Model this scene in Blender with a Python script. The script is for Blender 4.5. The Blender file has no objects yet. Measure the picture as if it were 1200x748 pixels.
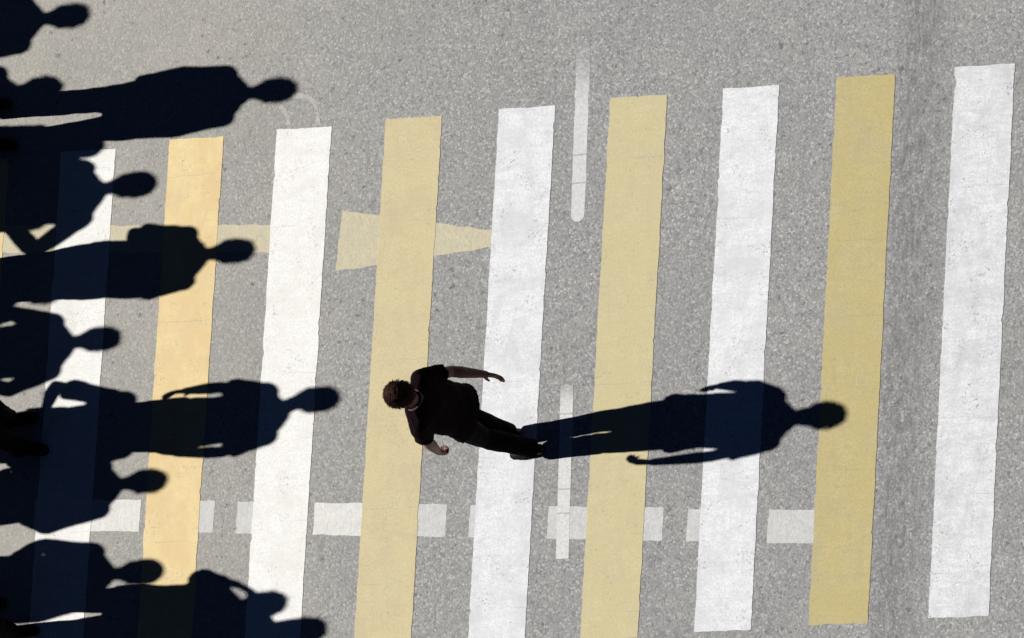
import bpy, bmesh, math, random
from mathutils import Vector, Matrix, noise

random.seed(7)
scene = bpy.context.scene
COL = scene.collection

# ------------------------------------------------------------------ camera
cam_data = bpy.data.cameras.new("camera")
cam_data.sensor_fit = 'HORIZONTAL'
cam_data.sensor_width = 36.0
cam_data.lens = 330.0
cam_data.clip_start = 1.0
cam_data.clip_end = 6000.0
cam = bpy.data.objects.new("camera", cam_data)
COL.objects.link(cam)
M = Matrix(((0.8593897, 0.0539752, 0.5084643, 32.90063),
            (0.0539752, 0.9792809, -0.1951812, -12.62937),
            (-0.5084643, 0.1951812, 0.8386706, 54.26692),
            (0, 0, 0, 1)))
cam.matrix_world = M
scene.camera = cam

# ------------------------------------------------------------------ sky, sun, exposure
SUN_EL, SUN_AZ = 34.82, 1.23          # elevation; shadows run 1.23 deg north of +X
world = bpy.data.worlds.new("World")
scene.world = world
world.use_nodes = True
wn = world.node_tree
wn.nodes.clear()
sky = wn.nodes.new("ShaderNodeTexSky")
sky.sky_type = 'NISHITA'
sky.sun_disc = False
sky.sun_elevation = math.radians(SUN_EL)
sky.sun_rotation = math.radians(270 - SUN_AZ)
sky.altitude = 200
sky.air_density = 0.085
sky.dust_density = 0.0
sky.ozone_density = 6.0
bg = wn.nodes.new("ShaderNodeBackground")
bg.inputs["Strength"].default_value = 0.05
wo = wn.nodes.new("ShaderNodeOutputWorld")
wn.links.new(sky.outputs[0], bg.inputs[0])
wn.links.new(bg.outputs[0], wo.inputs[0])

sun_data = bpy.data.lights.new("sun", 'SUN')
sun_data.energy = 5.0
sun_data.angle = math.radians(0.65)
sun_data.color = (1.0, 0.98, 0.945)
sun = bpy.data.objects.new("sun", sun_data)
COL.objects.link(sun)
e, a = math.radians(SUN_EL), math.radians(SUN_AZ)
to_sun = Vector((-math.cos(e) * math.cos(a), -math.cos(e) * math.sin(a), math.sin(e)))
sun.rotation_euler = to_sun.to_track_quat('Z', 'Y').to_euler()
sun.location = to_sun * 60

scene.view_settings.view_transform = 'Standard'
scene.view_settings.look = 'None'
scene.view_settings.gamma = 1.0
scene.view_settings.exposure = 0.47
scene.view_settings.use_curve_mapping = False
scene.render.engine = 'CYCLES'


# ------------------------------------------------------------------ node helpers
class NT:
    def __init__(self, name):
        self.m = bpy.data.materials.new(name)
        self.m.use_nodes = True
        self.t = self.m.node_tree
        self.t.nodes.clear()
        self.out = self.t.nodes.new("ShaderNodeOutputMaterial")
        self.b = self.t.nodes.new("ShaderNodeBsdfPrincipled")
        self.t.links.new(self.b.outputs[0], self.out.inputs[0])
        self.co = None

    def set(self, sock, v):
        if isinstance(v, bpy.types.NodeSocket):
            self.t.links.new(v, sock)
        elif isinstance(v, (tuple, list)) and len(v) == 3 and sock.type == 'RGBA':
            sock.default_value = (*v, 1)
        else:
            sock.default_value = v

    def coord(self):
        """world position (everything painted here lies still on the ground)"""
        if self.co is None:
            self.co = self.t.nodes.new("ShaderNodeNewGeometry").outputs["Position"]
        return self.co

    def vscale(self, s, off=(0, 0, 0)):
        n = self.t.nodes.new("ShaderNodeMapping")
        n.inputs["Scale"].default_value = s
        n.inputs["Location"].default_value = off
        self.set(n.inputs["Vector"], self.coord())
        return n.outputs[0]

    def noise(self, scale, detail=3, rough=0.6, vec=None, dist=0.0):
        n = self.t.nodes.new("ShaderNodeTexNoise")
        self.set(n.inputs["Vector"], vec if vec is not None else self.coord())
        n.inputs["Scale"].default_value = scale
        n.inputs["Detail"].default_value = detail
        n.inputs["Roughness"].default_value = rough
        n.inputs["Distortion"].default_value = dist
        return n.outputs["Fac"]

    def voro(self, scale, vec=None, feature='F1', out="Distance"):
        n = self.t.nodes.new("ShaderNodeTexVoronoi")
        n.feature = feature
        self.set(n.inputs["Vector"], vec if vec is not None else self.coord())
        n.inputs["Scale"].default_value = scale
        return n.outputs[out]

    def ramp(self, fac, stops, interp='LINEAR'):
        n = self.t.nodes.new("ShaderNodeValToRGB")
        n.color_ramp.interpolation = interp
        el = n.color_ramp.elements
        while len(el) < len(stops):
            el.new(0.5)
        for q, (p, c) in zip(el, stops):
            q.position = p
            q.color = (c, c, c, 1) if isinstance(c, (int, float)) else (*c, 1)
        self.set(n.inputs[0], fac)
        return n.outputs[0]

    def mix(self, fac, x, y, mode='MIX'):
        n = self.t.nodes.new("ShaderNodeMix")
        n.data_type = 'RGBA'
        n.blend_type = mode
        self.set(n.inputs[0], fac)
        self.set(n.inputs[6], x)
        self.set(n.inputs[7], y)
        return n.outputs[2]

    def math(self, op, x, y=0.0, z=None):
        n = self.t.nodes.new("ShaderNodeMath")
        n.operation = op
        self.set(n.inputs[0], x)
        self.set(n.inputs[1], y)
        if z is not None:
            self.set(n.inputs[2], z)
        return n.outputs[0]

    def axis(self, k):
        n = self.t.nodes.new("ShaderNodeSeparateXYZ")
        self.set(n.inputs[0], self.coord())
        return n.outputs[k]

    def range(self, v, a, b, c=0.0, d=1.0):
        n = self.t.nodes.new("ShaderNodeMapRange")
        n.interpolation_type = 'SMOOTHSTEP'
        self.set(n.inputs[0], v)
        for k, q in enumerate((a, b, c, d)):
            n.inputs[k + 1].default_value = q
        return n.outputs[0]

    def bump(self, h, strength, dist):
        n = self.t.nodes.new("ShaderNodeBump")
        n.inputs["Strength"].default_value = strength
        n.inputs["Distance"].default_value = dist
        self.set(n.inputs["Height"], h)
        self.set(self.b.inputs["Normal"], n.outputs[0])

    def done(self, col, rough=0.8, spec=0.3):
        self.set(self.b.inputs["Base Color"], col)
        self.set(self.b.inputs["Roughness"], rough)
        self.b.inputs["Specular IOR Level"].default_value = spec
        return self.m


def asphalt_colour(n):
    """worn light grey asphalt: stones of many greys in a dark binder"""
    warp = n.t.nodes.new("ShaderNodeVectorMath")
    warp.operation = 'ADD'
    wn_ = n.t.nodes.new("ShaderNodeTexNoise")
    wn_.inputs["Scale"].default_value = 40
    n.set(wn_.inputs["Vector"], n.coord())
    sc = n.t.nodes.new("ShaderNodeVectorMath")
    sc.operation = 'SCALE'
    sc.inputs[3].default_value = 0.016
    n.set(sc.inputs[0], wn_.outputs["Color"])
    n.set(warp.inputs[0], n.coord())
    n.set(warp.inputs[1], sc.outputs[0])
    v = warp.outputs[0]
    cell = n.t.nodes.new("ShaderNodeTexVoronoi")
    cell.inputs["Scale"].default_value = 64
    n.set(cell.inputs["Vector"], v)
    sep = n.t.nodes.new("ShaderNodeSeparateColor")
    n.set(sep.inputs[0], cell.outputs["Color"])
    stones = n.ramp(sep.outputs[0], [(0.0, (0.09, 0.09, 0.09)), (0.15, (0.20, 0.20, 0.197)),
                                    (0.5, (0.31, 0.308, 0.30)), (0.8, (0.385, 0.382, 0.372)), (1.0, (0.62, 0.61, 0.59))])
    binder = n.range(cell.outputs["Distance"], 0.40, 0.75, 0.0, 0.55)
    c = n.mix(binder, stones, (0.15, 0.148, 0.146))
    fine = n.noise(95, 3, 0.7)
    c = n.mix(0.45, c, n.ramp(fine, [(0.3, 0.13), (0.7, 0.46)]))
    c = n.mix(n.range(n.noise(20, 3, 0.6), 0.3, 0.7, 0.0, 0.2), c, (0.27, 0.267, 0.26))
    # broad wear
    c = n.mix(n.range(n.noise(1.1, 4, 0.6), 0.35, 0.7, 0.0, 0.22), c, (0.19, 0.188, 0.186))
    c = n.mix(n.range(n.noise(2.7, 4, 0.65), 0.5, 0.75, 0.0, 0.28), c, (0.33, 0.325, 0.31))
    # brighter, warmer gloss of the road towards its west end, painted as colour
    west_sheen = n.math('MULTIPLY', n.range(n.axis(0), 0.6, -4.4, 0.0, 0.68), n.range(n.noise(1.6, 4), 0.25, 0.75, 0.45, 1.0))
    c = n.mix(west_sheen, c, (0.41, 0.385, 0.325))
    # oily tyre track
    wob = n.math('MULTIPLY_ADD', n.noise(0.9, 2), 0.12, n.axis(0))
    tr = n.math('MULTIPLY', n.range(wob, 2.93, 3.10, 0.0, 1.0), n.range(wob, 3.50, 3.16, 0.0, 1.0))
    c = n.mix(n.math('MULTIPLY', tr, n.range(n.noise(24, 5, 0.75, n.vscale((1, 0.3, 1))), 0.36, 0.66, 0.02, 0.72)), c, (0.125, 0.124, 0.13))
    # pock marks and oil spots
    sp = n.voro(5.5)
    c = n.mix(n.range(sp, 0.09, 0.03, 0.0, 0.5), c, (0.07, 0.07, 0.068))
    pk = n.math('MULTIPLY', n.range(n.noise(17, 3, 0.55), 0.60, 0.70, 0.0, 0.65), n.range(n.noise(1.7, 2), 0.42, 0.58))
    c = n.mix(pk, c, (0.09, 0.088, 0.085))
    return c, cell.outputs["Distance"], fine


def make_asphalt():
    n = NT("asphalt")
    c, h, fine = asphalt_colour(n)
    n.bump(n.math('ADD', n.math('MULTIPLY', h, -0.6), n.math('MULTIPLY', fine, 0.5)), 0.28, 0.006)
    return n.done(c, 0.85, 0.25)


def make_paint(name, base, dark, worn, streak=0.35, wear=0.25, grime=0.25, seed=0.0, stain=None, edge=None):
    """thick road paint: brush streaks across it, grime in patches, small worn-through specks"""
    n = NT(name)
    off = (seed, seed * 1.7, 0)
    c = base
    # streaks across the stripe (the laying machine's ribs) and along it (tyres)
    ac = n.noise(7, 6, 0.75, n.vscale((0.9, 3.4, 1), off), 0.6)
    c = n.mix(n.range(ac, 0.40, 0.66, 0.0, streak), c, dark)
    al = n.noise(5, 5, 0.7, n.vscale((2.4, 0.6, 1), off), 0.4)
    c = n.mix(n.range(al, 0.44, 0.68, 0.0, streak * 0.9), c, dark)
    gr = n.noise(3.2, 6, 0.7, n.vscale((1, 1, 1), off), 0.5)
    c = n.mix(n.range(gr, 0.44, 0.66, 0.0, grime), c, worn)
    if stain:
        st = n.noise(2.2, 6, 0.68, n.vscale((1.6, 1, 1), (seed + 3, seed, 0)))
        c = n.mix(n.range(st, 0.42, 0.60, 0.0, 0.75), c, stain)
    fine = n.noise(62, 4, 0.75)
    c = n.mix(n.range(fine, 0.44, 0.62, 0.0, 0.75), c, dark)
    scuff = n.noise(9, 6, 0.75, n.vscale((1, 1, 1), (seed * 2, 1, 0)), 1.2)
    c = n.mix(n.range(scuff, 0.54, 0.68, 0.0, 0.4), c, worn)
    # specks where the road shows through
    hole = n.math('MULTIPLY', n.range(n.noise(46, 3, 0.7), 0.55, 0.64), n.range(n.noise(5.5, 4, 0.6, n.vscale((1, 1, 1), off)), 0.48, 0.66, 0.0, wear))
    c = n.mix(hole, c, (0.24, 0.235, 0.225))
    spot = n.voro(7.5, n.vscale((1, 1, 1), off))
    c = n.mix(n.range(spot, 0.06, 0.02, 0.0, 0.55), c, (0.15, 0.14, 0.12))
    # hairline cracks across
    wv = n.noise(3.0, 3, 0.6)
    cy = n.math('MULTIPLY_ADD', wv, 0.05, n.axis(1))
    cr = n.math('ABSOLUTE', n.math('SUBTRACT', n.math('FRACT', n.math('MULTIPLY_ADD', cy, 1.9, seed)), 0.5))
    c = n.mix(n.math('MULTIPLY', n.range(cr, 0.008, 0.002, 0.0, 0.28), n.range(n.noise(2.5, 2, 0.5, n.vscale((1, 1, 1), off)), 0.45, 0.6)), c, (0.22, 0.21, 0.19))
    n.bump(n.math('ADD', n.math('MULTIPLY', ac, 0.6), fine), 0.16, 0.004)
    return n.done(c, 0.62, 0.3)


def make_faded(name, colour, cover, seed=0.0):
    """thin old paint, the asphalt's stones show through it"""
    n = NT(name)
    c, h, fine = asphalt_colour(n)
    f = n.range(n.noise(14, 5, 0.7, n.vscale((1, 1, 1), (seed, 0, 0))), 0.25, 0.7, cover, cover * 0.75)
    f2 = n.math('MULTIPLY', f, n.range(n.noise(70, 2, 0.6), 0.25, 0.6, 1.0, 0.82))
    # brush ribs
    f3 = n.math('MULTIPLY', f2, n.range(n.noise(16, 3, 0.6, n.vscale((3, 0.3, 1), (seed, 0, 0))), 0.4, 0.7, 1.0, 0.85))
    c = n.mix(f3, c, colour)
    n.bump(n.math('ADD', n.math('MULTIPLY', h, -0.5), n.math('MULTIPLY', fine, 0.4)), 0.2, 0.005)
    return n.done(c, 0.75, 0.3)


def make_lane(name, colour, y_fade0, y_fade1, cracks=()):
    """lane line that wears away towards one end; a few open joints"""
    n = NT(name)
    c, h, fine = asphalt_colour(n)
    yy = n.math('MULTIPLY_ADD', n.noise(12, 3), 0.15, n.axis(1))
    f = n.range(yy, y_fade0 + 0.07, y_fade1 + 0.07, 0.0, 1.0)
    f = n.math('MULTIPLY', f, n.range(n.noise(40, 4, 0.7), 0.3, 0.68, 0.95, 0.60))
    c = n.mix(f, c, colour)
    for y0 in cracks:
        d = n.math('ABSOLUTE', n.math('SUBTRACT', n.math('MULTIPLY_ADD', n.noise(20, 2), 0.01, n.axis(1)), y0 + 0.005))
        c = n.mix(n.range(d, 0.009, 0.003, 0.0, 0.4), c, (0.14, 0.138, 0.135))
    n.bump(fine, 0.2, 0.004)
    return n.done(c, 0.7, 0.3)


def make_cloth(name, colour, rough=0.85, var=0.25, sheen=0.0):
    n = NT(name)
    tc = n.t.nodes.new("ShaderNodeTexCoord").outputs["Object"]
    f = n.noise(14, 4, 0.6, tc)
    w = n.noise(420, 1, 0.5, tc)
    c = n.mix(n.range(f, 0.3, 0.7, 0.0, var), colour, tuple(min(1, q * 1.7 + 0.001) for q in colour))
    n.bump(n.math('ADD', f, n.math('MULTIPLY', w, 0.25)), 0.25, 0.004)
    n.b.inputs["Sheen Weight"].default_value = sheen
    return n.done(c, rough, 0.03)


def make_skin(name, colour):
    n = NT(name)
    tc = n.t.nodes.new("ShaderNodeTexCoord").outputs["Object"]
    f = n.noise(30, 4, 0.6, tc)
    c = n.mix(n.range(f, 0.3, 0.7, 0.0, 0.4), colour, (colour[0] * 0.8, colour[1] * 0.66, colour[2] * 0.6))
    n.bump(n.noise(260, 2, 0.6, tc), 0.15, 0.002)
    return n.done(c, 0.55, 0.4)


def make_hair(name, colour):
    n = NT(name)
    tc = n.t.nodes.new("ShaderNodeTexCoord").outputs["Object"]
    mp = n.t.nodes.new("ShaderNodeMapping")
    mp.inputs["Scale"].default_value = (60, 60, 14)
    n.set(mp.inputs["Vector"], tc)
    f = n.noise(3.0, 4, 0.65, mp.outputs[0])
    c = n.mix(n.range(f, 0.3, 0.7), colour, tuple(q * 1.6 for q in colour))
    n.bump(f, 0.6, 0.006)
    return n.done(c, 0.7, 0.08)


# ------------------------------------------------------------------ object helpers
def tag(o, label=None, cat=None, group=None, kind=None):
    if label: o["label"] = label
    if cat: o["category"] = cat
    if group: o["group"] = group
    if kind: o["kind"] = kind
    return o


def link(name, bm, mat, parent=None, smooth=False):
    me = bpy.data.meshes.new(name)
    bm.to_mesh(me)
    bm.free()
    me.materials.append(mat)
    if smooth:
        for p in me.polygons:
            p.use_smooth = True
    o = bpy.data.objects.new(name, me)
    COL.objects.link(o)
    if parent is not None:
        o.parent = parent
    return o


def outline(pts, step, jit, seed):
    """closed outline with the slightly ragged edge of laid paint"""
    out = []
    n = len(pts)
    for i in range(n):
        p, q = Vector(pts[i]), Vector(pts[(i + 1) % n])
        L = (q - p).length
        k = max(1, int(L / step))
        d = (q - p).normalized()
        nn = Vector((-d.y, d.x))
        for j in range(k):
            t = j / k
            w = p.lerp(q, t)
            s = noise.noise(Vector((w.x * 9 + seed, w.y * 9, seed))) * jit + noise.noise(Vector((w.x * 40, w.y * 40 + seed, 3))) * jit * 0.6
            ch = noise.noise(Vector((w.x * 14, w.y * 14, seed + 9)))
            if ch > 0.42:
                s += (ch - 0.42) * jit * 6.0          # small chip out of the rim
            out.append(w + nn * s + d * (random.uniform(-.2, .2) * step if j else 0))
    return out


def slab(name, pts, z0, z1, mat, step=0.05, jit=0.005, seed=0.0, more=()):
    """sheet of paint with a thickness: top at z1, side walls down to z0; bevelled rim"""
    bm = bmesh.new()
    for poly in [pts] + list(more):
        ol = outline(poly, step, jit, seed)
        if sum(p.x * q.y - q.x * p.y for p, q in zip(ol, ol[1:] + ol[:1])) < 0:
            ol.reverse()
        top = [bm.verts.new((p.x, p.y, z1)) for p in ol]
        bot = [bm.verts.new((p.x, p.y, z0)) for p in ol]
        bm.faces.new(top)
        n = len(top)
        for i in range(n):
            bm.faces.new((top[i], bot[i], bot[(i + 1) % n], top[(i + 1) % n]))
    return link(name, bm, mat)


# ------------------------------------------------------------------ road
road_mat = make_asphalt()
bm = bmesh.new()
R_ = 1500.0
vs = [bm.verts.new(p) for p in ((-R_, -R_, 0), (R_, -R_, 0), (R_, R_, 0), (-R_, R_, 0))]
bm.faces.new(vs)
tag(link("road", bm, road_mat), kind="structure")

# ---- crosswalk stripes: (x left, x right, y top left, y top right, y bottom left, y bottom right, kind, label)
white_lit = make_paint("white_paint_lit", (0.79, 0.785, 0.765), (0.64, 0.63, 0.60), (0.58, 0.565, 0.52), 0.35, 0.5, 0.35, 1.0)  # left-right light gradient put into the white bases, palest and warmest at left
white_mid = make_paint("white_paint_scuffed", (0.74, 0.745, 0.76), (0.54, 0.545, 0.56), (0.46, 0.465, 0.48), 0.55, 0.7, 0.45, 4.3)
white_worn_dim = make_paint("white_paint_worn_dim", (0.71, 0.715, 0.73), (0.50, 0.505, 0.52), (0.41, 0.415, 0.43), 0.65, 0.85, 0.55, 8.1)  # base holds the dim right end of that gradient; scuffs are wear
yel_bright = make_paint("yellow_paint_bright", (0.73, 0.585, 0.30), (0.64, 0.49, 0.235), (0.55, 0.42, 0.26), 0.5, 0.5, 0.5, 2.2, (0.62, 0.45, 0.22))  # yellows carry the light gradient too, on top of their own hues
yel_dull = make_paint("yellow_paint_dull", (0.56, 0.470, 0.270), (0.47, 0.39, 0.22), (0.45, 0.385, 0.255), 0.5, 0.4, 0.5, 5.9, (0.55, 0.48, 0.27))
yel_pale = make_paint("yellow_paint_pale", (0.55, 0.475, 0.275), (0.45, 0.395, 0.215), (0.46, 0.40, 0.265), 0.5, 0.45, 0.4, 9.4, (0.51, 0.44, 0.235))
yel_olive = make_paint("yellow_paint_olive", (0.495, 0.412, 0.195), (0.38, 0.315, 0.14), (0.39, 0.345, 0.21), 0.6, 0.5, 0.55, 12.7, (0.445, 0.365, 0.145))

XL = [-2.915, -2.02, -1.122, -0.202, 0.690, 1.584, 2.467, 3.377]
WD = [0.453, 0.455, 0.46, 0.453, 0.453, 0.438, 0.452, 0.454]
YT = [1.457, 1.472, 1.486, 1.497, 1.516, 1.521, 1.538, 1.547]
YB = [-2.21, -2.24, -2.25, -2.26, -2.269, -2.249, -2.236, -2.224]
stripes = [
    # beyond the left of the picture, under the crowd's shadows
    (-6.54, 0.455, 1.40, -2.19, yel_bright, "yellow crosswalk stripe under the standing crowd, far left of the picture's edge"),
    (-5.63, 0.455, 1.41, -2.19, white_lit, "white crosswalk stripe under the standing crowd, just left of the picture's edge"),
    (-4.735, 0.455, 1.42, -2.20, yel_bright, "bright yellow crosswalk stripe, only its right edge in the picture at far left"),
    (-3.832, 0.462, 1.427, -2.20, white_lit, "leftmost white crosswalk stripe, mostly hidden in the crowd's shadows"),
]
names = [(yel_bright, "bright golden yellow crosswalk stripe crossed by shadow heads of the crowd"),
         (white_lit, "bright white crosswalk stripe under the farthest reaching shadow head of the crowd"),
         (yel_dull, "tan yellow crosswalk stripe under the walking man's head, laid over the faded arrow"),
         (white_mid, "white crosswalk stripe under the walking man's legs and hand"),
         (yel_pale, "pale yellow crosswalk stripe under the leg shadow of the walking man"),
         (white_mid, "white crosswalk stripe showing blue under the torso shadow of the walking man"),
         (yel_olive, "olive yellow crosswalk stripe under the head shadow of the walking man"),
         (white_worn_dim, "rightmost scuffed white crosswalk stripe, free of any shadow")]
for i in range(8):
    stripes.append((XL[i], WD[i], YT[i], YB[i], names[i][0], names[i][1]))
stripes.append((4.275, 0.453, 1.555, -2.215, yel_olive, "olive yellow crosswalk stripe just right of the picture's edge"))
stripes.append((5.18, 0.453, 1.56, -2.21, white_worn_dim, "scuffed white crosswalk stripe far right of the picture's edge"))
for i, (x, w, yt, yb, m, lab) in enumerate(stripes):
    o = slab("crosswalk_stripe", [(x - 0.008, yb), (x + w - 0.008, yb + 0.0), (x + w + 0.004, yt - 0.006), (x + 0.004, yt)],
             -0.001, 0.0022, m, 0.022, 0.0060, i * 3.7)
    tag(o, lab, "road marking", "crosswalk stripes")

# ---- faded arrow (shaft and head are one painted marking)
arrow_mat = make_faded("faded_yellow_paint", (0.60, 0.535, 0.34), 0.92, 2.0)
o = slab("painted_arrow", [(-1.434, 0.853), (-1.461, 0.421), (0.266, 0.556)], -0.001, 0.0009, arrow_mat, 0.03, 0.008, 5.0,
         more=[[(-7.2, 0.89), (-7.2, 1.09), (-1.60, 0.760), (-1.61, 0.562)]])
tag(o, "faded yellow arrow pointing right under the crosswalk stripes", "road marking")

# ---- row of old white dashes under the stripes
dash_mat = make_faded("faded_white_paint", (0.66, 0.66, 0.65), 0.82, 7.0)
dash_clean = make_faded("faded_white_paint_clean", (0.78, 0.77, 0.74), 0.95, 3.0)
dashes = [(-4.72, -4.28, dash_clean, "white dash at the picture's left edge, under a crowd shadow"),
          (-3.86, -3.40, dash_clean, "white dash hidden under the leftmost white crosswalk stripe"),
          (-3.385, -2.965, dash_clean, "bright white dash left of the golden yellow stripe"),
          (-2.80, -2.345, dash_mat, "white dash showing right of the golden yellow stripe"),
          (-2.158, -1.62, dash_mat, "white dash showing left of the bright white stripe"),
          (-1.520, -1.06, dash_clean, "bright white dash left of the tan yellow stripe"),
          (-0.90, -0.440, dash_mat, "white dash right of the tan yellow stripe"),
          (-0.250, 0.20, dash_mat, "white dash peeking out left of the stripe under the man's legs"),
          (0.375, 0.80, dash_mat, "white dash crossed by the thin lane line"),
          (0.84, 1.288, dash_mat, "white dash right of the pale yellow stripe"),
          (1.475, 1.93, dash_mat, "white dash peeking out left of the stripe with the torso shadow"),
          (2.105, 2.60, dash_mat, "rightmost white dash, left of the olive yellow stripe")]
for i, (x0, x1, m, lab) in enumerate(dashes):
    yc = lambda x: -1.307 - 0.0578 * x
    yt, yb = yc((x0 + x1) / 2), yc((x0 + x1) / 2) - 0.227
    sl = -0.050 * (x1 - x0) / 2
    o = slab("road_dash", [(x0 - 0.002, yb - sl), (x1 - 0.002, yb + sl), (x1 + 0.002, yt + sl), (x0 + 0.002, yt - sl)],
             -0.001, 0.0008, m, 0.03, 0.007, i * 5.1)
    tag(o, lab, "road marking", "row of old white dashes")

# ---- thin lane line, two pieces
lane_a = make_lane("worn_lane_paint_upper", (0.62, 0.62, 0.63), 1.90, 1.45, (1.13, 0.93))
lane_b = make_lane("worn_lane_paint_lower", (0.66, 0.66, 0.65), -0.42, -0.66, (-0.69, -1.215, -1.385))


def lane(pa, pb, w, mat, lab, z, round_end):
    pa, pb = Vector(pa), Vector(pb)
    d = (pb - pa).normalized()
    s = Vector((-d.y, d.x)) * w / 2
    pts = [pa + s, pb + s]
    if round_end:
        for k in range(1, 8):
            an = math.pi * k / 8
            pts.append(pb + s * math.cos(an) + d * (w / 2) * math.sin(an))
    pts += [pb - s, pa - s]
    o = slab("lane_line", [tuple(p) for p in pts], -0.001, z, mat, 0.04, 0.004, z * 900)
    tag(o, lab, "road marking", "thin lane line pieces")


lane((0.458, 1.93), (0.481, 0.71), 0.108, lane_a, "thin worn lane line above, its upper end faded away", 0.0006, True)
lane((0.472, -0.49), (0.507, -1.70), 0.100, lane_b, "thin worn lane line below, crossing the man's leg shadow and a dash", 0.0014, False)

# ---- chalk scribble by the shadow head
chalk = make_faded("chalk", (0.55, 0.54, 0.51), 0.42, 1.0)
bm = bmesh.new()


def ribbon(pts, w):
    P = [Vector(p) for p in pts]
    prev = None
    for i, p in enumerate(P):
        d = (P[min(i + 1, len(P) - 1)] - P[max(i - 1, 0)]).normalized()
        s = Vector((-d.y, d.x)) * w / 2 * (0.7 + 0.6 * random.random())
        cur = (bm.verts.new((p.x + s.x, p.y + s.y, 0.0006)), bm.verts.new((p.x - s.x, p.y - s.y, 0.0006)))
        if prev:
            bm.faces.new((prev[0], prev[1], cur[1], cur[0]))
        prev = cur


ribbon([(-1.90, 1.70), (-1.84, 1.705), (-1.78, 1.695), (-1.73, 1.66), (-1.70, 1.61), (-1.685, 1.55), (-1.675, 1.49)], 0.034)
ribbon([(-2.00, 1.64), (-1.96, 1.60), (-1.93, 1.55), (-1.92, 1.50)], 0.03)
tag(link("chalk_mark", bm, chalk), "curved pale chalk scribble beside the longest crowd shadow's head", "chalk mark")


# ------------------------------------------------------------------ people
def frame_of(d, ref):
    d = d.normalized()
    u = ref - d * ref.dot(d)
    if u.length < 1e-4:
        u = Vector((1, 0, 0)) - d * d.x
    u.normalize()
    return u, d.cross(u)


def loft(bm, rings, n=20):
    """rings: list of (centre, vector u, vector v); capped both ends"""
    prev = None
    for (c, u, v) in rings:
        cur = [bm.verts.new(c + u * math.cos(2 * math.pi * k / n) + v * math.sin(2 * math.pi * k / n)) for k in range(n)]
        if prev:
            for k in range(n):
                bm.faces.new((prev[k], prev[(k + 1) % n], cur[(k + 1) % n], cur[k]))
        else:
            bm.faces.new(cur[::-1])
        prev = cur
    bm.faces.new(prev)


def limb(bm, pts, radii, n=14, ref=Vector((1, 0, 0)), flat=1.0, round_ends=True):
    P = [Vector(p) for p in pts]
    rings = []
    for i, p in enumerate(P):
        d = (P[min(i + 1, len(P) - 1)] - P[max(i - 1, 0)])
        u, v = frame_of(d, ref)
        r = radii[i]
        dn = d.normalized()
        if i == 0 and round_ends:
            rings.append((p - dn * r * 0.9, u * r * 0.35, v * r * 0.35 * flat))
            rings.append((p - dn * r * 0.6, u * r * 0.78, v * r * 0.78 * flat))
        rings.append((p, u * r, v * r * flat))
        if i == len(P) - 1 and round_ends:
            rings.append((p + dn * r * 0.6, u * r * 0.78, v * r * 0.78 * flat))
            rings.append((p + dn * r * 0.9, u * r * 0.35, v * r * 0.35 * flat))
    loft(bm, rings, n)


def ellipsoid(bm, c, rx, ry, rz, rot=None):
    mt = Matrix.Translation(c) @ (rot.to_4x4() if rot else Matrix.Identity(4)) @ Matrix.Diagonal((rx, ry, rz, 1))
    bmesh.ops.create_uvsphere(bm, u_segments=16, v_segments=12, radius=1.0, matrix=mt)


def fuse(name, bm, voxel, mat, parent, smooth_it=3, wrinkle=0.0, seed=0.0, wscale=9.0):
    """one continuous surface out of overlapping lofts"""
    me = bpy.data.meshes.new(name + "_raw")
    bmesh.ops.recalc_face_normals(bm, faces=bm.faces[:])
    bm.to_mesh(me)
    bm.free()
    tmp = bpy.data.objects.new(name + "_raw", me)
    COL.objects.link(tmp)
    r = tmp.modifiers.new("r", 'REMESH')
    r.mode = 'VOXEL'
    r.voxel_size = voxel
    s = tmp.modifiers.new("s", 'SMOOTH')
    s.iterations = smooth_it
    s.factor = 0.5
    dg = bpy.context.evaluated_depsgraph_get()
    dg.update()
    ev = tmp.evaluated_get(dg)
    me2 = bpy.data.meshes.new_from_object(ev)
    bpy.data.objects.remove(tmp, do_unlink=True)
    bpy.data.meshes.remove(me)
    if wrinkle:
        cs = [v.co.copy() for v in me2.vertices]
        ns = [v.normal.copy() for v in me2.vertices]
        for v, c, nn in zip(me2.vertices, cs, ns):
            q = Vector((c.x * wscale + seed, c.y * wscale, c.z * wscale * 0.55))
            a = noise.noise(q) * 0.7 + (0.5 - abs(noise.noise(q * 2.1 + Vector((5, 1, 2))))) * 0.8
            v.co = c + nn * a * wrinkle
    me2.materials.clear()
    me2.materials.append(mat)
    for p in me2.polygons:
        p.use_smooth = True
    me2.name = name
    o = bpy.data.objects.new(name, me2)
    COL.objects.link(o)
    if parent is not None:
        o.parent = parent
    return o


# head rings: height, half width, front, back (metres, for a 1.75 m figure)
HEAD = [(1.516, .026, .070, -.035), (1.528, .043, .086, -.010), (1.550, .056, .092, .030), (1.578, .066, .093, .066),
        (1.605, .072, .093, .086), (1.635, .075, .093, .098), (1.665, .075, .095, .103), (1.695, .073, .091, .100),
        (1.720, .064, .078, .086), (1.738, .047, .055, .062), (1.748, .022, .027, .030)]


def head_at(z):
    for p, q in zip(HEAD, HEAD[1:]):
        if p[0] <= z <= q[0]:
            t = (z - p[0]) / (q[0] - p[0])
            return [p[k] + (q[k] - p[k]) * t for k in range(4)]
    return HEAD[0] if z < HEAD[0][0] else HEAD[-1]


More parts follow.
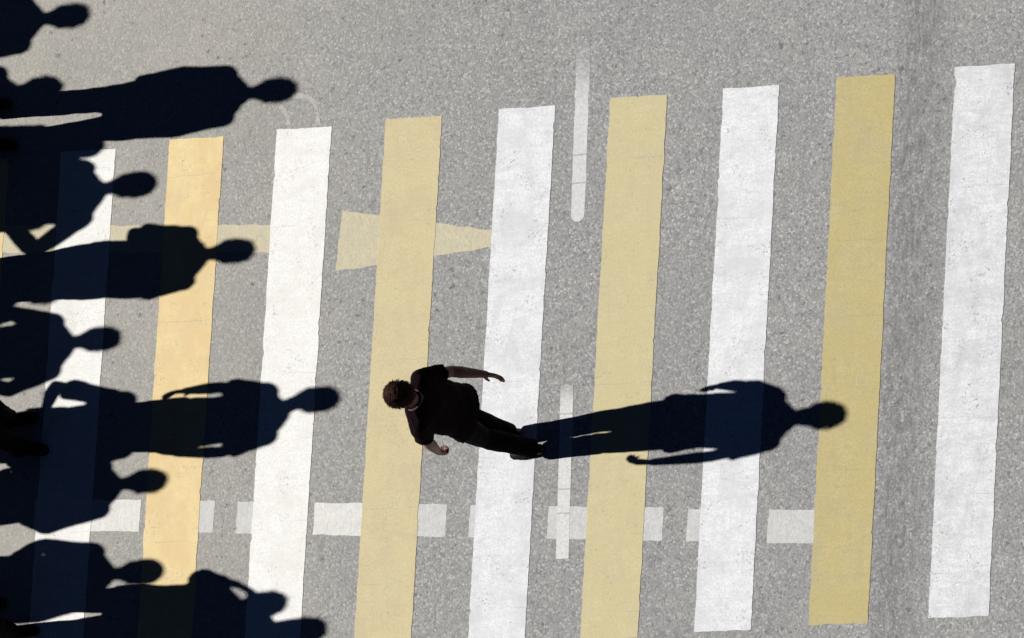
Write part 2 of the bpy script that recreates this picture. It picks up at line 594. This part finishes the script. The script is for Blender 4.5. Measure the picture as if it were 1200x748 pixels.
def person(loc, h, face, mats, neck=(0, 0), pelvis=(0, 0), head=(0, 0), feet=None, arms=None, width=1.0,
           hem=0.80, hem_w=0.19, sleeve=0.55, voxel=0.007, top="shirt", hat=False, long_hair=False, head_yaw=0.0,
           head_pitch=0.0, belly=0.0, waist=0.0, lift=(.014, .014), curl=.5, seed=0.0, leg_r=1.0, detail=False):
    """face: +1 looks along +X, -1 along -X. Positions are (x, y[, z]) relative to the feet for a 1.75 m figure.
    arms: {+1: (elbow, wrist, hand direction), -1: ...} for the arm on the +Y and the -Y side"""
    S = h / 1.75
    F = Vector((face, 0, 0))
    Y = Vector((0, 1, 0))
    Z = Vector((0, 0, 1))
    feet = feet or {1: (0, .11), -1: (0, -.11)}
    arms = dict(arms or {})
    nk = Vector((neck[0], neck[1], 0))
    pv = Vector((pelvis[0], pelvis[1], 0))
    hd = Vector((head[0], head[1], 0))

    def spine(z):
        t = max(0.0, min(1.0, (z - 0.95) / 0.50))
        t = t * t * (3 - 2 * t)
        return pv.lerp(nk, t) + Z * z

    def tr(rows, grow=0.0):
        out = []
        for (z, w, d, f) in rows:
            out.append((spine(z) + F * f, Y * (w * width + grow), F * (d + grow)))
        return out

    sho = {s: spine(1.372) + Z * lift[0 if s > 0 else 1] + Y * (s * 0.160 * width) - F * 0.005 for s in (1, -1)}
    hip = {s: pv + Y * (s * 0.088) + Z * 0.90 for s in (1, -1)}
    ank = {s: Vector((feet[s][0], feet[s][1], 0.085)) for s in (1, -1)}
    knee = {}
    for s in (1, -1):
        v = ank[s] - hip[s]
        L = v.length
        tl, sl = 0.425, 0.425
        if L >= tl + sl - 0.002:
            knee[s] = hip[s] + v * 0.5
        else:
            off = math.sqrt(max(0, tl * tl - (L / 2) ** 2))
            fw = (F - v.normalized() * F.dot(v.normalized())).normalized()
            knee[s] = hip[s] + v * 0.5 + fw * off
    A = {}
    for s in (1, -1):
        if s in arms:
            el, wr, hdir = arms[s]
            A[s] = (Vector(el), Vector(wr), Vector(hdir).normalized())
        else:
            el = sho[s] + Y * (s * .045) - Z * 0.285 - F * 0.02
            wr = sho[s] + Y * (s * .040) - Z * 0.525 + F * 0.045
            A[s] = (el, wr, Vector((0.12 * face, 0, -1)).normalized())

    # ---------------- body
    bm = bmesh.new()
    loft(bm, tr([(.80, .10, .085, -.01), (.86, .135, .075, -.002), (.94, .140, .075, 0), (1.05, .135, .078, .004),
                 (1.18, .145, .088, .004), (1.30, .165, .112, .004), (1.38, .165, .098, 0), (1.43, .125, .078, -.006), (1.465, .072, .062, -.008)]))
    nb = spine(1.44) - F * 0.012
    hc = Vector((0, 0, 0)) + nk + hd
    limb(bm, [nb, nb.lerp(hc + Z * 1.56, 0.6), hc + Z * 1.58 - F * .005], [.058, .049, .050])
    Rh = Matrix.Rotation(head_yaw, 3, 'Z') @ Matrix.Rotation(head_pitch * face, 3, 'Y')
    piv = hc + Z * 1.56

    def HP(p):
        return piv + Rh @ (hc + p - piv)

    rings = []
    for (z, w, f, b) in HEAD:
        c = HP(F * ((f - b) / 2) + Z * z)
        rings.append((c, Rh @ (Y * w), Rh @ (F * ((f + b) / 2))))
    loft(bm, rings, 22)
    # nose, brow, lips, chin, ears
    limb(bm, [HP(F * .092 + Z * 1.658), HP(F * .104 + Z * 1.632), HP(F * .113 + Z * 1.612)], [.008, .011, .014], 10)
    for s in (1, -1):
        ellipsoid(bm, HP(F * .107 + Y * s * .010 + Z * 1.606), .010, .010, .008)
        ellipsoid(bm, HP(F * .083 + Y * s * .032 + Z * 1.668), .016, .024, .008)
        ellipsoid(bm, HP(F * .072 + Y * s * .040 + Z * 1.615), .022, .022, .022)
        ellipsoid(bm, HP(-F * .006 + Y * s * .079 + Z * 1.632), .020, .010, .032)
    ellipsoid(bm, HP(F * .090 + Z * 1.577), .012, .024, .006)
    ellipsoid(bm, HP(F * .088 + Z * 1.565), .012, .021, .007)
    ellipsoid(bm, HP(F * .078 + Z * 1.535), .018, .022, .014)
    for s in (1, -1):
        kn, an, hp = knee[s], ank[s], hip[s]
        limb(bm, [hp + Z * .02, hp.lerp(kn, .35), hp.lerp(kn, .75), kn, kn.lerp(an, .3) - F * .012, kn.lerp(an, .75), an - Z * .02],
             [.066, .068, .058, .053, .054, .042, .038])
        limb(bm, [an - Z * .045 - F * .045, an - Z * .045 + F * .06, an - Z * .058 + F * .14], [.034, .036, .026], 12, Y)
        el, wr, hdv = A[s]
        sh = sho[s]
        limb(bm, [sh, sh.lerp(el, .3), sh.lerp(el, .7), el, el.lerp(wr, .3), el.lerp(wr, .7), wr, wr + hdv * .02],
             [.054, .049, .043, .040, .042, .034, .027, .027])
        # hand: palm, four fingers, thumb
        med = -Y * s                                      # palm faces the body
        pn = (med - hdv * med.dot(hdv)).normalized()      # palm normal
        pw = hdv.cross(pn).normalized()                   # across the palm
        if pw.dot(F) < 0:
            pw = -pw                                      # towards the thumb side (front)
        loft(bm, [(wr + hdv * .005, pw * .026, pn * .017), (wr + hdv * .035, pw * .037, pn * .017), (wr + hdv * .07, pw * .042, pn * .0155),
                  (wr + hdv * .096, pw * .041, pn * .013), (wr + hdv * .104, pw * .036, pn * .009)], 16)
        fr = .0102 if voxel > .0055 else .0095
        for k, (o_, L, cu) in enumerate(((.029, .070, .62), (.0105, .079, .68), (-.0085, .073, .73), (-.027, .058, .80))):
            p = wr + hdv * .088 + pw * o_
            d = hdv + pw * (.012 * (1.5 - k))
            pts = [p]
            ang = 0
            cu = cu * (curl if not isinstance(curl, dict) else curl[s])
            for j, seg in enumerate((.45, .32, .26)):
                ang += cu * (0.55 + 0.35 * j)
                dd = (d * math.cos(ang) + pn * math.sin(ang)).normalized()
                p = p + dd * (L + .012) * seg
                pts.append(p)
            limb(bm, pts, [fr, fr, fr * .93, fr * .8], 8, pw)
        tp = wr + hdv * .025 + pw * .026 + pn * .006
        limb(bm, [tp, tp + (hdv * .6 + pw * .55 + pn * .25) * .042, tp + (hdv * .6 + pw * .55 + pn * .25) * .042 + (hdv * .9 + pw * .12 + pn * .35) * .036],
             [.014, .0115, .009], 8, pw)
    if S != 1.0:
        bmesh.ops.scale(bm, verts=bm.verts[:], vec=(S, S, S))
    body = fuse("person", bm, voxel * S, mats["skin"], None, 2)
    body.location = (loc[0], loc[1], 0)

    def child(name, bm_, vox, mat, wr_=0.0, sm=3, ws=9.0):
        if S != 1.0:
            bmesh.ops.scale(bm_, verts=bm_.verts[:], vec=(S, S, S))
        return fuse(name, bm_, vox, mat, body, sm, wr_, seed, ws)

    cv = 0.008 if detail else 0.010
    # ---------------- trousers
    bm = bmesh.new()
    loft(bm, tr([(.80, .135, .10, -.01), (.86, .162, .110, -.012), (.91, .160, .105, -.010), (.95, .135, .08, -.004)], .004))
    for s in (1, -1):
        kn, an, hp = knee[s], ank[s], hip[s]
        limb(bm, [hp + Z * .02, hp.lerp(kn, .35), hp.lerp(kn, .75), kn, kn.lerp(an, .35) - F * .01, kn.lerp(an, .75) - F * .01, an - Z * .012 - F * .008],
             [.098 * leg_r, .095 * leg_r, .081 * leg_r, .075 * leg_r, .073 * leg_r, .070 * leg_r, .071 * leg_r], 18, round_ends=False)
    child("trousers", bm, cv, mats["trousers"], .010, 3, 8.0)

    # ---------------- shoes
    for s in (1, -1):
        an = ank[s]
        bm = bmesh.new()
        b0 = Vector((an.x, an.y, 0))
        toe = (F + Y * s * 0.12).normalized()
        side = Z.cross(toe)
        loft(bm, [(b0 - toe * .075 + Z * .032, side * .022, Z * .028), (b0 - toe * .062 + Z * .042, side * .034, Z * .040), (b0 + Z * .050, side * .041, Z * .048),
                  (b0 + toe * .06 + Z * .042, side * .046, Z * .040), (b0 + toe * .125 + Z * .033, side * .049, Z * .031),
                  (b0 + toe * .175 + Z * .027, side * .040, Z * .025), (b0 + toe * .198 + Z * .024, side * .022, Z * .018)], 18)
        child("shoe", bm, .007, mats["shoe"], 0.0, 2)

    # ---------------- shirt or jacket
    bm = bmesh.new()
    rows = [(hem, hem_w, .125 + belly * .5, -.008), (hem + .04, hem_w - .003, .122 + belly * .7, -.006), (.98, .176, .118 + belly, .004 + belly * .4),
            (1.08, .164 + waist, .112 + belly, .004 + belly * .4), (1.20, .168 + waist, .118 + belly * .6, .004), (1.31, .178, .122, .004), (1.36, .184, .110, 0),
            (1.40, .170, .098, -.003), (1.435, .132, .084, -.006), (1.465, .090, .072, -.008), (1.485, .068, .064, -.010)]
    loft(bm, tr(rows, .008), 26)
    for s in (1, -1):
        el, wr, hdv = A[s]
        sh = sho[s]
        if sleeve < 1.0:
            e2 = sh.lerp(el, sleeve / 0.75 if sleeve < .75 else 1.0)
            limb(bm, [sh + Z * .004 - Y * s * .02, sh.lerp(e2, .3), sh.lerp(e2, .7), e2], [.074, .070, .067, .074], 18, F, 0.95, round_ends=False)
            ellipsoid(bm, sh - Z * .004, .068, .070, .064)
        else:
            ellipsoid(bm, sh - Z * .004, .066, .070, .062)
            limb(bm, [sh + Z * .002, sh.lerp(el, .35), sh.lerp(el, .75), el, el.lerp(wr, .35), el.lerp(wr, .75), wr + hdv * .01],
                 [.066, .062, .056, .055, .054, .047, .043], 18, F, round_ends=False)
    child(top, bm, cv, mats["top"], .013 if detail else .011, 3, 8.5)

    # ---------------- collar
    bm = bmesh.new()
    c0 = spine(1.462) - F * .008
    n = 28
    prof = [(.066, -.012), (.070, .030), (.078, .026), (.088, -.014)]
    vv = []
    for k in range(n):
        an_ = 2 * math.pi * k / n
        dirv = Y * math.cos(an_) + F * math.sin(an_)
        tip = -0.012 * max(0, math.sin(an_))
        vv.append([bm.verts.new((c0 + dirv * r_ * (1.0 if True else 1) + Z * (z_ + tip)) * S) for r_, z_ in prof])
    for k in range(n):
        for j in range(4):
            bm.faces.new((vv[k][j], vv[(k + 1) % n][j], vv[(k + 1) % n][(j + 1) % 4], vv[k][(j + 1) % 4]))
    bmesh.ops.recalc_face_normals(bm, faces=bm.faces[:])
    link("collar", bm, mats["collar"], body, True)

    # ---------------- hair (cap that follows the skull, plus locks) or hat
    bm = bmesh.new()
    nu, nv = 40, 16
    grid = []
    for i in range(nu):
        an_ = 2 * math.pi * i / nu
        cf = math.cos(an_)                              # 1 = front
        low = 1.595 + 0.045 * (cf + 1) + 0.030 * max(0, cf) ** 2 if not long_hair else 1.50 + 0.10 * max(0, cf + .25) + 0.09 * max(0, cf) ** 2
        col = []
        for j in range(nv + 1):
            t = j / nv
            z = low + (1.749 - low) * math.sin(t * math.pi / 2)
            _, w, f, b = head_at(max(z, 1.60))
            r_f = (f if cf > 0 else b)
            off = 0.015 + 0.004 * noise.noise(Vector((cf * 4 + seed, math.sin(an_) * 4, z * 30)))
            off *= min(1.0, 0.45 + t * 2.5)
            x_, y_ = cf * (r_f + off), math.sin(an_) * (w + off)
            col.append(bm.verts.new(HP(F * x_ + Y * y_ + Z * (z + off * (0.2 + 1.1 * t * t)))))
        grid.append(col)
    for i in range(nu):
        for j in range(nv):
            q = (grid[i][j], grid[(i + 1) % nu][j], grid[(i + 1) % nu][j + 1], grid[i][j + 1])
            bm.faces.new(q)
    apex = bm.verts.new(HP(-F * .008 + Z * 1.768))
    for i in range(nu):
        bm.faces.new((grid[i][nv], grid[(i + 1) % nu][nv], apex))
    # closed underside
    low_c = [HP(Z * 1.64 + (hc * 0))]
    cvx = bm.verts.new(low_c[0])
    for i in range(nu):
        bm.faces.new((grid[i][0], cvx, grid[(i + 1) % nu][0]))
    rnd = random.Random(int(seed * 10) + 3)
    for q in range(900 if detail else 140):               # locks of hair lying over the cap
        i, j = rnd.randrange(nu), rnd.randrange(3, nv + 1)
        p0 = grid[i][j].co.copy()
        if q % 3 == 0:
            p0 = grid[i][nv].co.lerp(apex.co, rnd.random())
        cen = HP(Z * 1.66)
        out_ = (p0 - cen).normalized()
        down = (-Z - out_ * (-Z).dot(out_))
        if down.length < .05:
            down = Vector((math.cos(q), math.sin(q), 0))
        down.normalize()
        swirl = out_.cross(down) * rnd.uniform(-.45, .45)
        dv = (down + swirl).normalized()
        L = rnd.uniform(.03, .06)
        w_ = out_.cross(dv) * rnd.uniform(.0016, .0032)
        p1 = p0 + dv * L * .5 + out_ * rnd.uniform(.0005, .0035)
        p2 = p0 + dv * L - out_ * rnd.uniform(.001, .006)
        b0_ = p0 - out_ * .004
        v = [bm.verts.new(b0_ - w_), bm.verts.new(b0_ + w_), bm.verts.new(p1 - w_ * .9), bm.verts.new(p1 + w_ * .9), bm.verts.new(p1 - out_ * .004), bm.verts.new(p2)]
        bm.faces.new((v[0], v[1], v[3], v[2]))
        bm.faces.new((v[2], v[3], v[5]))
        bm.faces.new((v[0], v[2], v[4]))
        bm.faces.new((v[1], v[4], v[3]))
        bm.faces.new((v[2], v[5], v[4]))
        bm.faces.new((v[3], v[4], v[5]))
    if S != 1.0:
        bmesh.ops.scale(bm, verts=bm.verts[:], vec=(S, S, S))
    bmesh.ops.recalc_face_normals(bm, faces=bm.faces[:])
    link("hair", bm, mats["hair"], body, True)
    if hat:
        bm = bmesh.new()
        rr = []
        for (z, g, k) in ((1.672, .020, 1.0), (1.70, .024, 1.0), (1.735, .022, 1.0), (1.762, .008, .92), (1.772, 0, .6)):
            _, w, f, b = head_at(min(z, 1.695))
            rr.append((HP(F * ((f - b) / 2) + Z * z), Rh @ (Y * (w + g) * k), Rh @ (F * ((f + b) / 2 + g) * k)))
        loft(bm, rr, 24)
        loft(bm, [(HP(F * .085 + Z * 1.688), Rh @ (Y * .080), Rh @ (Z * .007)), (HP(F * .13 + Z * 1.684), Rh @ (Y * .074), Rh @ (Z * .006)),
                  (HP(F * .17 + Z * 1.676), Rh @ (Y * .045), Rh @ (Z * .005))], 16)
        child("cap", bm, .006, mats["trousers"], 0, 2)

    # ---------------- eyes
    if detail:
        for s in (1, -1):
            bm = bmesh.new()
            ellipsoid(bm, HP(F * .0855 + Y * s * .031 + Z * 1.648) * S, .0115 * S, .0135 * S, .0085 * S)
            link("eye", bm, mats["eye"], body, True)
    return body


skin_a = make_skin("skin_warm", (0.14, 0.048, 0.032))
skin_b = make_skin("skin_tan", (0.10, 0.05, 0.034))
hair_a = make_hair("brown_hair", (0.018, 0.0062, 0.0026))
hair_b = make_hair("black_hair", (0.012, 0.010, 0.009))
eye_m = make_skin("eye_white", (0.55, 0.53, 0.50))
plum = make_cloth("plum_cotton", (0.0065, 0.0028, 0.0040), .9, .3, .0)
plum_lit = make_cloth("plum_collar_lit", (0.10, 0.065, 0.075), .8, .2)  # sunlit tint put into the collar, far paler than the shirt
black_t = make_cloth("black_twill", (0.003, 0.003, 0.0035), .85)
navy = make_cloth("navy_cloth", (0.008, 0.010, 0.020), .85)
grey = make_cloth("charcoal_cloth", (0.014, 0.014, 0.015), .85)
brown = make_cloth("brown_cloth", (0.020, 0.013, 0.009), .85)
denim = make_cloth("dark_denim", (0.008, 0.011, 0.020), .85)
leather = make_cloth("black_leather", (0.010, 0.009, 0.008), .5)


def mats(skin, hair, top, trousers, collar=None, shoe=None):
    return dict(skin=skin, hair=hair, top=top, trousers=trousers, collar=collar or top, shoe=shoe or leather, eye=eye_m)


# the man walking over the crosswalk, towards the crowd
man = person((0.143, -0.858), 1.715, -1, mats(skin_a, hair_a, plum, black_t, plum_lit),
             neck=(-.02, .006), pelvis=(.0, .036), head=(.026, .000),
             feet={1: (-.070, .036), -1: (.115, -.083)},
             arms={1: ((.080, .266, 1.145), (.225, .276, .955), (.45, .02, -.88)),
                   -1: ((-.085, -.222, 1.125), (-.160, -.232, .875), (-.15, -.02, -.98))},
             hem=.815, hem_w=.200, waist=.026, belly=-.024, lift=(.020, .004), sleeve=.52, voxel=.005, head_pitch=.10, seed=1.3,
             detail=True, leg_r=.965, curl={1: .35, -1: 1.1})
tag(man, "man in dark plum shirt and black trousers walking alone over the crosswalk", "person")

# ------------------------------------------------------------------ the crowd whose shadows reach in from the left
GROUP = "people standing left of the picture whose shadows reach in"
crowd = [
    dict(loc=(-6.184, 2.372), h=1.75, m=mats(skin_b, hair_b, grey, black_t), width=1.1, sleeve=1.0, seed=2.1,
         lab="person in charcoal jacket at the back of the crowd, shadow head topmost in the picture"),
    dict(loc=(-4.392, 1.700), h=1.75, m=mats(skin_b, hair_b, navy, denim), neck=(0, .005), pelvis=(0, -.03), width=.98, sleeve=1.0, hem=.80, hem_w=.20, lift=(.004, .004),
         arms={1: ((0.02, .200, 1.10), (.03, .172, .86), (0.1, -.1, -1)), -1: ((.02, -.205, 1.10), (.03, -.200, .86), (.1, .05, -1))},
         feet={1: (-.02, .085), -1: (.06, -.185)}, seed=3.4, leg_r=1.2,
         lab="person in navy jacket whose whole shadow, legs apart, lies above the stripes"),
    dict(loc=(-6.334, 1.855), h=1.72, width=.85, m=mats(skin_a, hair_b, brown, black_t), sleeve=1.0, seed=4.2,
         lab="person in brown jacket, only the shadow head showing between two leg shadows"),
    dict(loc=(-5.912, 1.405), h=1.70, width=.8, m=mats(skin_a, hair_a, grey, denim), sleeve=1.0, seed=5.6, long_hair=True,
         lab="person with long hair in charcoal top, shadow head merging into the wide legged shadow"),
    dict(loc=(-5.555, 1.101), h=1.75, m=mats(skin_b, hair_b, navy, black_t), sleeve=1.0, hat=True, seed=6.1, width=1.1, neck=(0, -.035), head=(0, .03), pelvis=(0, -.05),
         arms={1: ((0.0, .235, 1.11), (.03, .16, .90), (.1, -.5, -.9)), -1: ((0, -.425, 1.12), (.03, -.215, .945), (.1, .9, -.4))},
         lab="person in navy top and flat cap, one hand on the hip"),
    dict(loc=(-4.617, 0.578), h=1.72, m=mats(skin_b, hair_b, brown, black_t), sleeve=.62, seed=7.7, width=1.08, neck=(0, -.03), head=(0, .015), pelvis=(0, -.06), hem=.84,
         arms={1: ((-.06, .19, 1.11), (.16, .085, .97), (.6, -.6, -.2)), -1: ((0, -.26, 1.11), (.02, -.24, .87), (.1, .1, -1))}, feet={1: (0, .00), -1: (.03, -.15)}, leg_r=1.3,
         lab="person in brown short sleeved shirt whose round shoulders shade the golden stripe"),
    dict(loc=(-5.697, 0.0), h=1.72, m=mats(skin_a, hair_a, navy, black_t), sleeve=1.0, seed=8.8, width=1.12, neck=(0, -.03), head=(0, .02), pelvis=(0, -.05),
         arms={1: ((0, .24, 1.12), (.02, .20, .90), (.1, -.1, -1)), -1: ((0, -.325, 1.14), (.05, -.27, .92), (.1, .3, -.8))},
         lab="person in navy jacket with elbows held out, shadow head on the leftmost white stripe"),
    dict(loc=(-5.092, -0.643), h=1.75, m=mats(skin_b, hair_b, grey, denim), sleeve=.60, seed=9.9, width=1.1, neck=(0, .01), pelvis=(0, -.02), hem=.84,
         arms={1: ((-.02, .335, .985), (.03, .175, .905), (.2, -.7, -.5)), -1: ((0, -.245, 1.09), (.02, -.235, .85), (.15, .05, -1))},
         lab="broad person in charcoal t-shirt with a hand in the pocket, shadow head lost among others"),
    dict(loc=(-3.959, -0.560), h=1.80, m=mats(skin_b, hair_b, navy, black_t), sleeve=.58, seed=10.4, neck=(0, -.052), head=(0, .071), pelvis=(0, -.076), hem=.853, hem_w=.160, width=.95,
         arms={1: ((-.02, .160, 1.127), (.02, .156, .938), (.15, -.02, -1)), -1: ((0, -.292, 1.146), (.02, -.278, .91), (.1, .1, -1))}, feet={1: (-.05, .04), -1: (.05, -.16)},
         lab="person in navy t-shirt at the picture's left edge, shadow reaching farthest over the white stripe"),
    dict(loc=(-5.197, -1.049), h=1.70, m=mats(skin_a, hair_a, brown, denim), sleeve=1.0, seed=11.2, neck=(0, -.025), head=(0, .02), pelvis=(0, -.05),
         arms={1: ((0, .18, 1.12), (.02, .17, .88), (.1, -.1, -1)), -1: ((-.02, -.285, 1.10), (.08, -.22, .90), (.4, .3, -.8))},
         lab="person in brown jacket, shoulders shading the white dash at left"),
    dict(loc=(-5.215, -1.688), h=1.70, m=mats(skin_b, hair_b, grey, black_t), sleeve=1.0, seed=12.9, hat=True, width=1.08, neck=(0, -.015), pelvis=(0, -.03),
         arms={1: ((0, .235, 1.09), (.04, .165, .90), (.2, -.3, -.9)), -1: ((0, -.275, 1.10), (.04, -.28, .86), (.1, .0, -1))},
         lab="person in charcoal jacket and flat cap, shadow head low on the golden stripe"),
    dict(loc=(-4.174, -1.960), h=1.72, m=mats(skin_a, hair_b, navy, denim), sleeve=.62, seed=13.3, width=1.02, neck=(0, -.01),
         arms={1: ((.09, .222, 1.19), (.06, .150, 1.44), (-.1, -.45, .8))},
         lab="person in navy top holding a raised hand to the ear"),
    dict(loc=(-3.882, -2.170), h=1.75, m=mats(skin_b, hair_b, brown, black_t), sleeve=1.0, seed=14.5, long_hair=True,
         lab="person with long hair below the picture's corner, shadow head lowest in the picture"),
    # rows further back, their shadows run together
    dict(loc=(-6.35, 0.90), h=1.70, m=mats(skin_a, hair_a, grey, denim), sleeve=1.0, seed=15.5,
         lab="person in charcoal jacket in the back row behind the flat capped one"),
    dict(loc=(-6.15, 0.36), h=1.68, m=mats(skin_b, hair_b, navy, black_t), sleeve=1.0, seed=16.5,
         lab="person in navy jacket in the back row, behind the round shouldered one in brown"),
    dict(loc=(-6.30, -1.80), h=1.74, m=mats(skin_b, hair_b, grey, denim), sleeve=1.0, seed=17.5, width=1.1,
         lab="person in charcoal jacket in the back row, behind the low flat cap"),
]
for c in crowd:
    kw = {k: v for k, v in c.items() if k not in ("loc", "h", "m", "lab")}
    o = person((c["loc"][0] - 0.055, c["loc"][1]), c["h"], 1, c["m"], voxel=.008, **kw)
    tag(o, c["lab"], "person", GROUP)
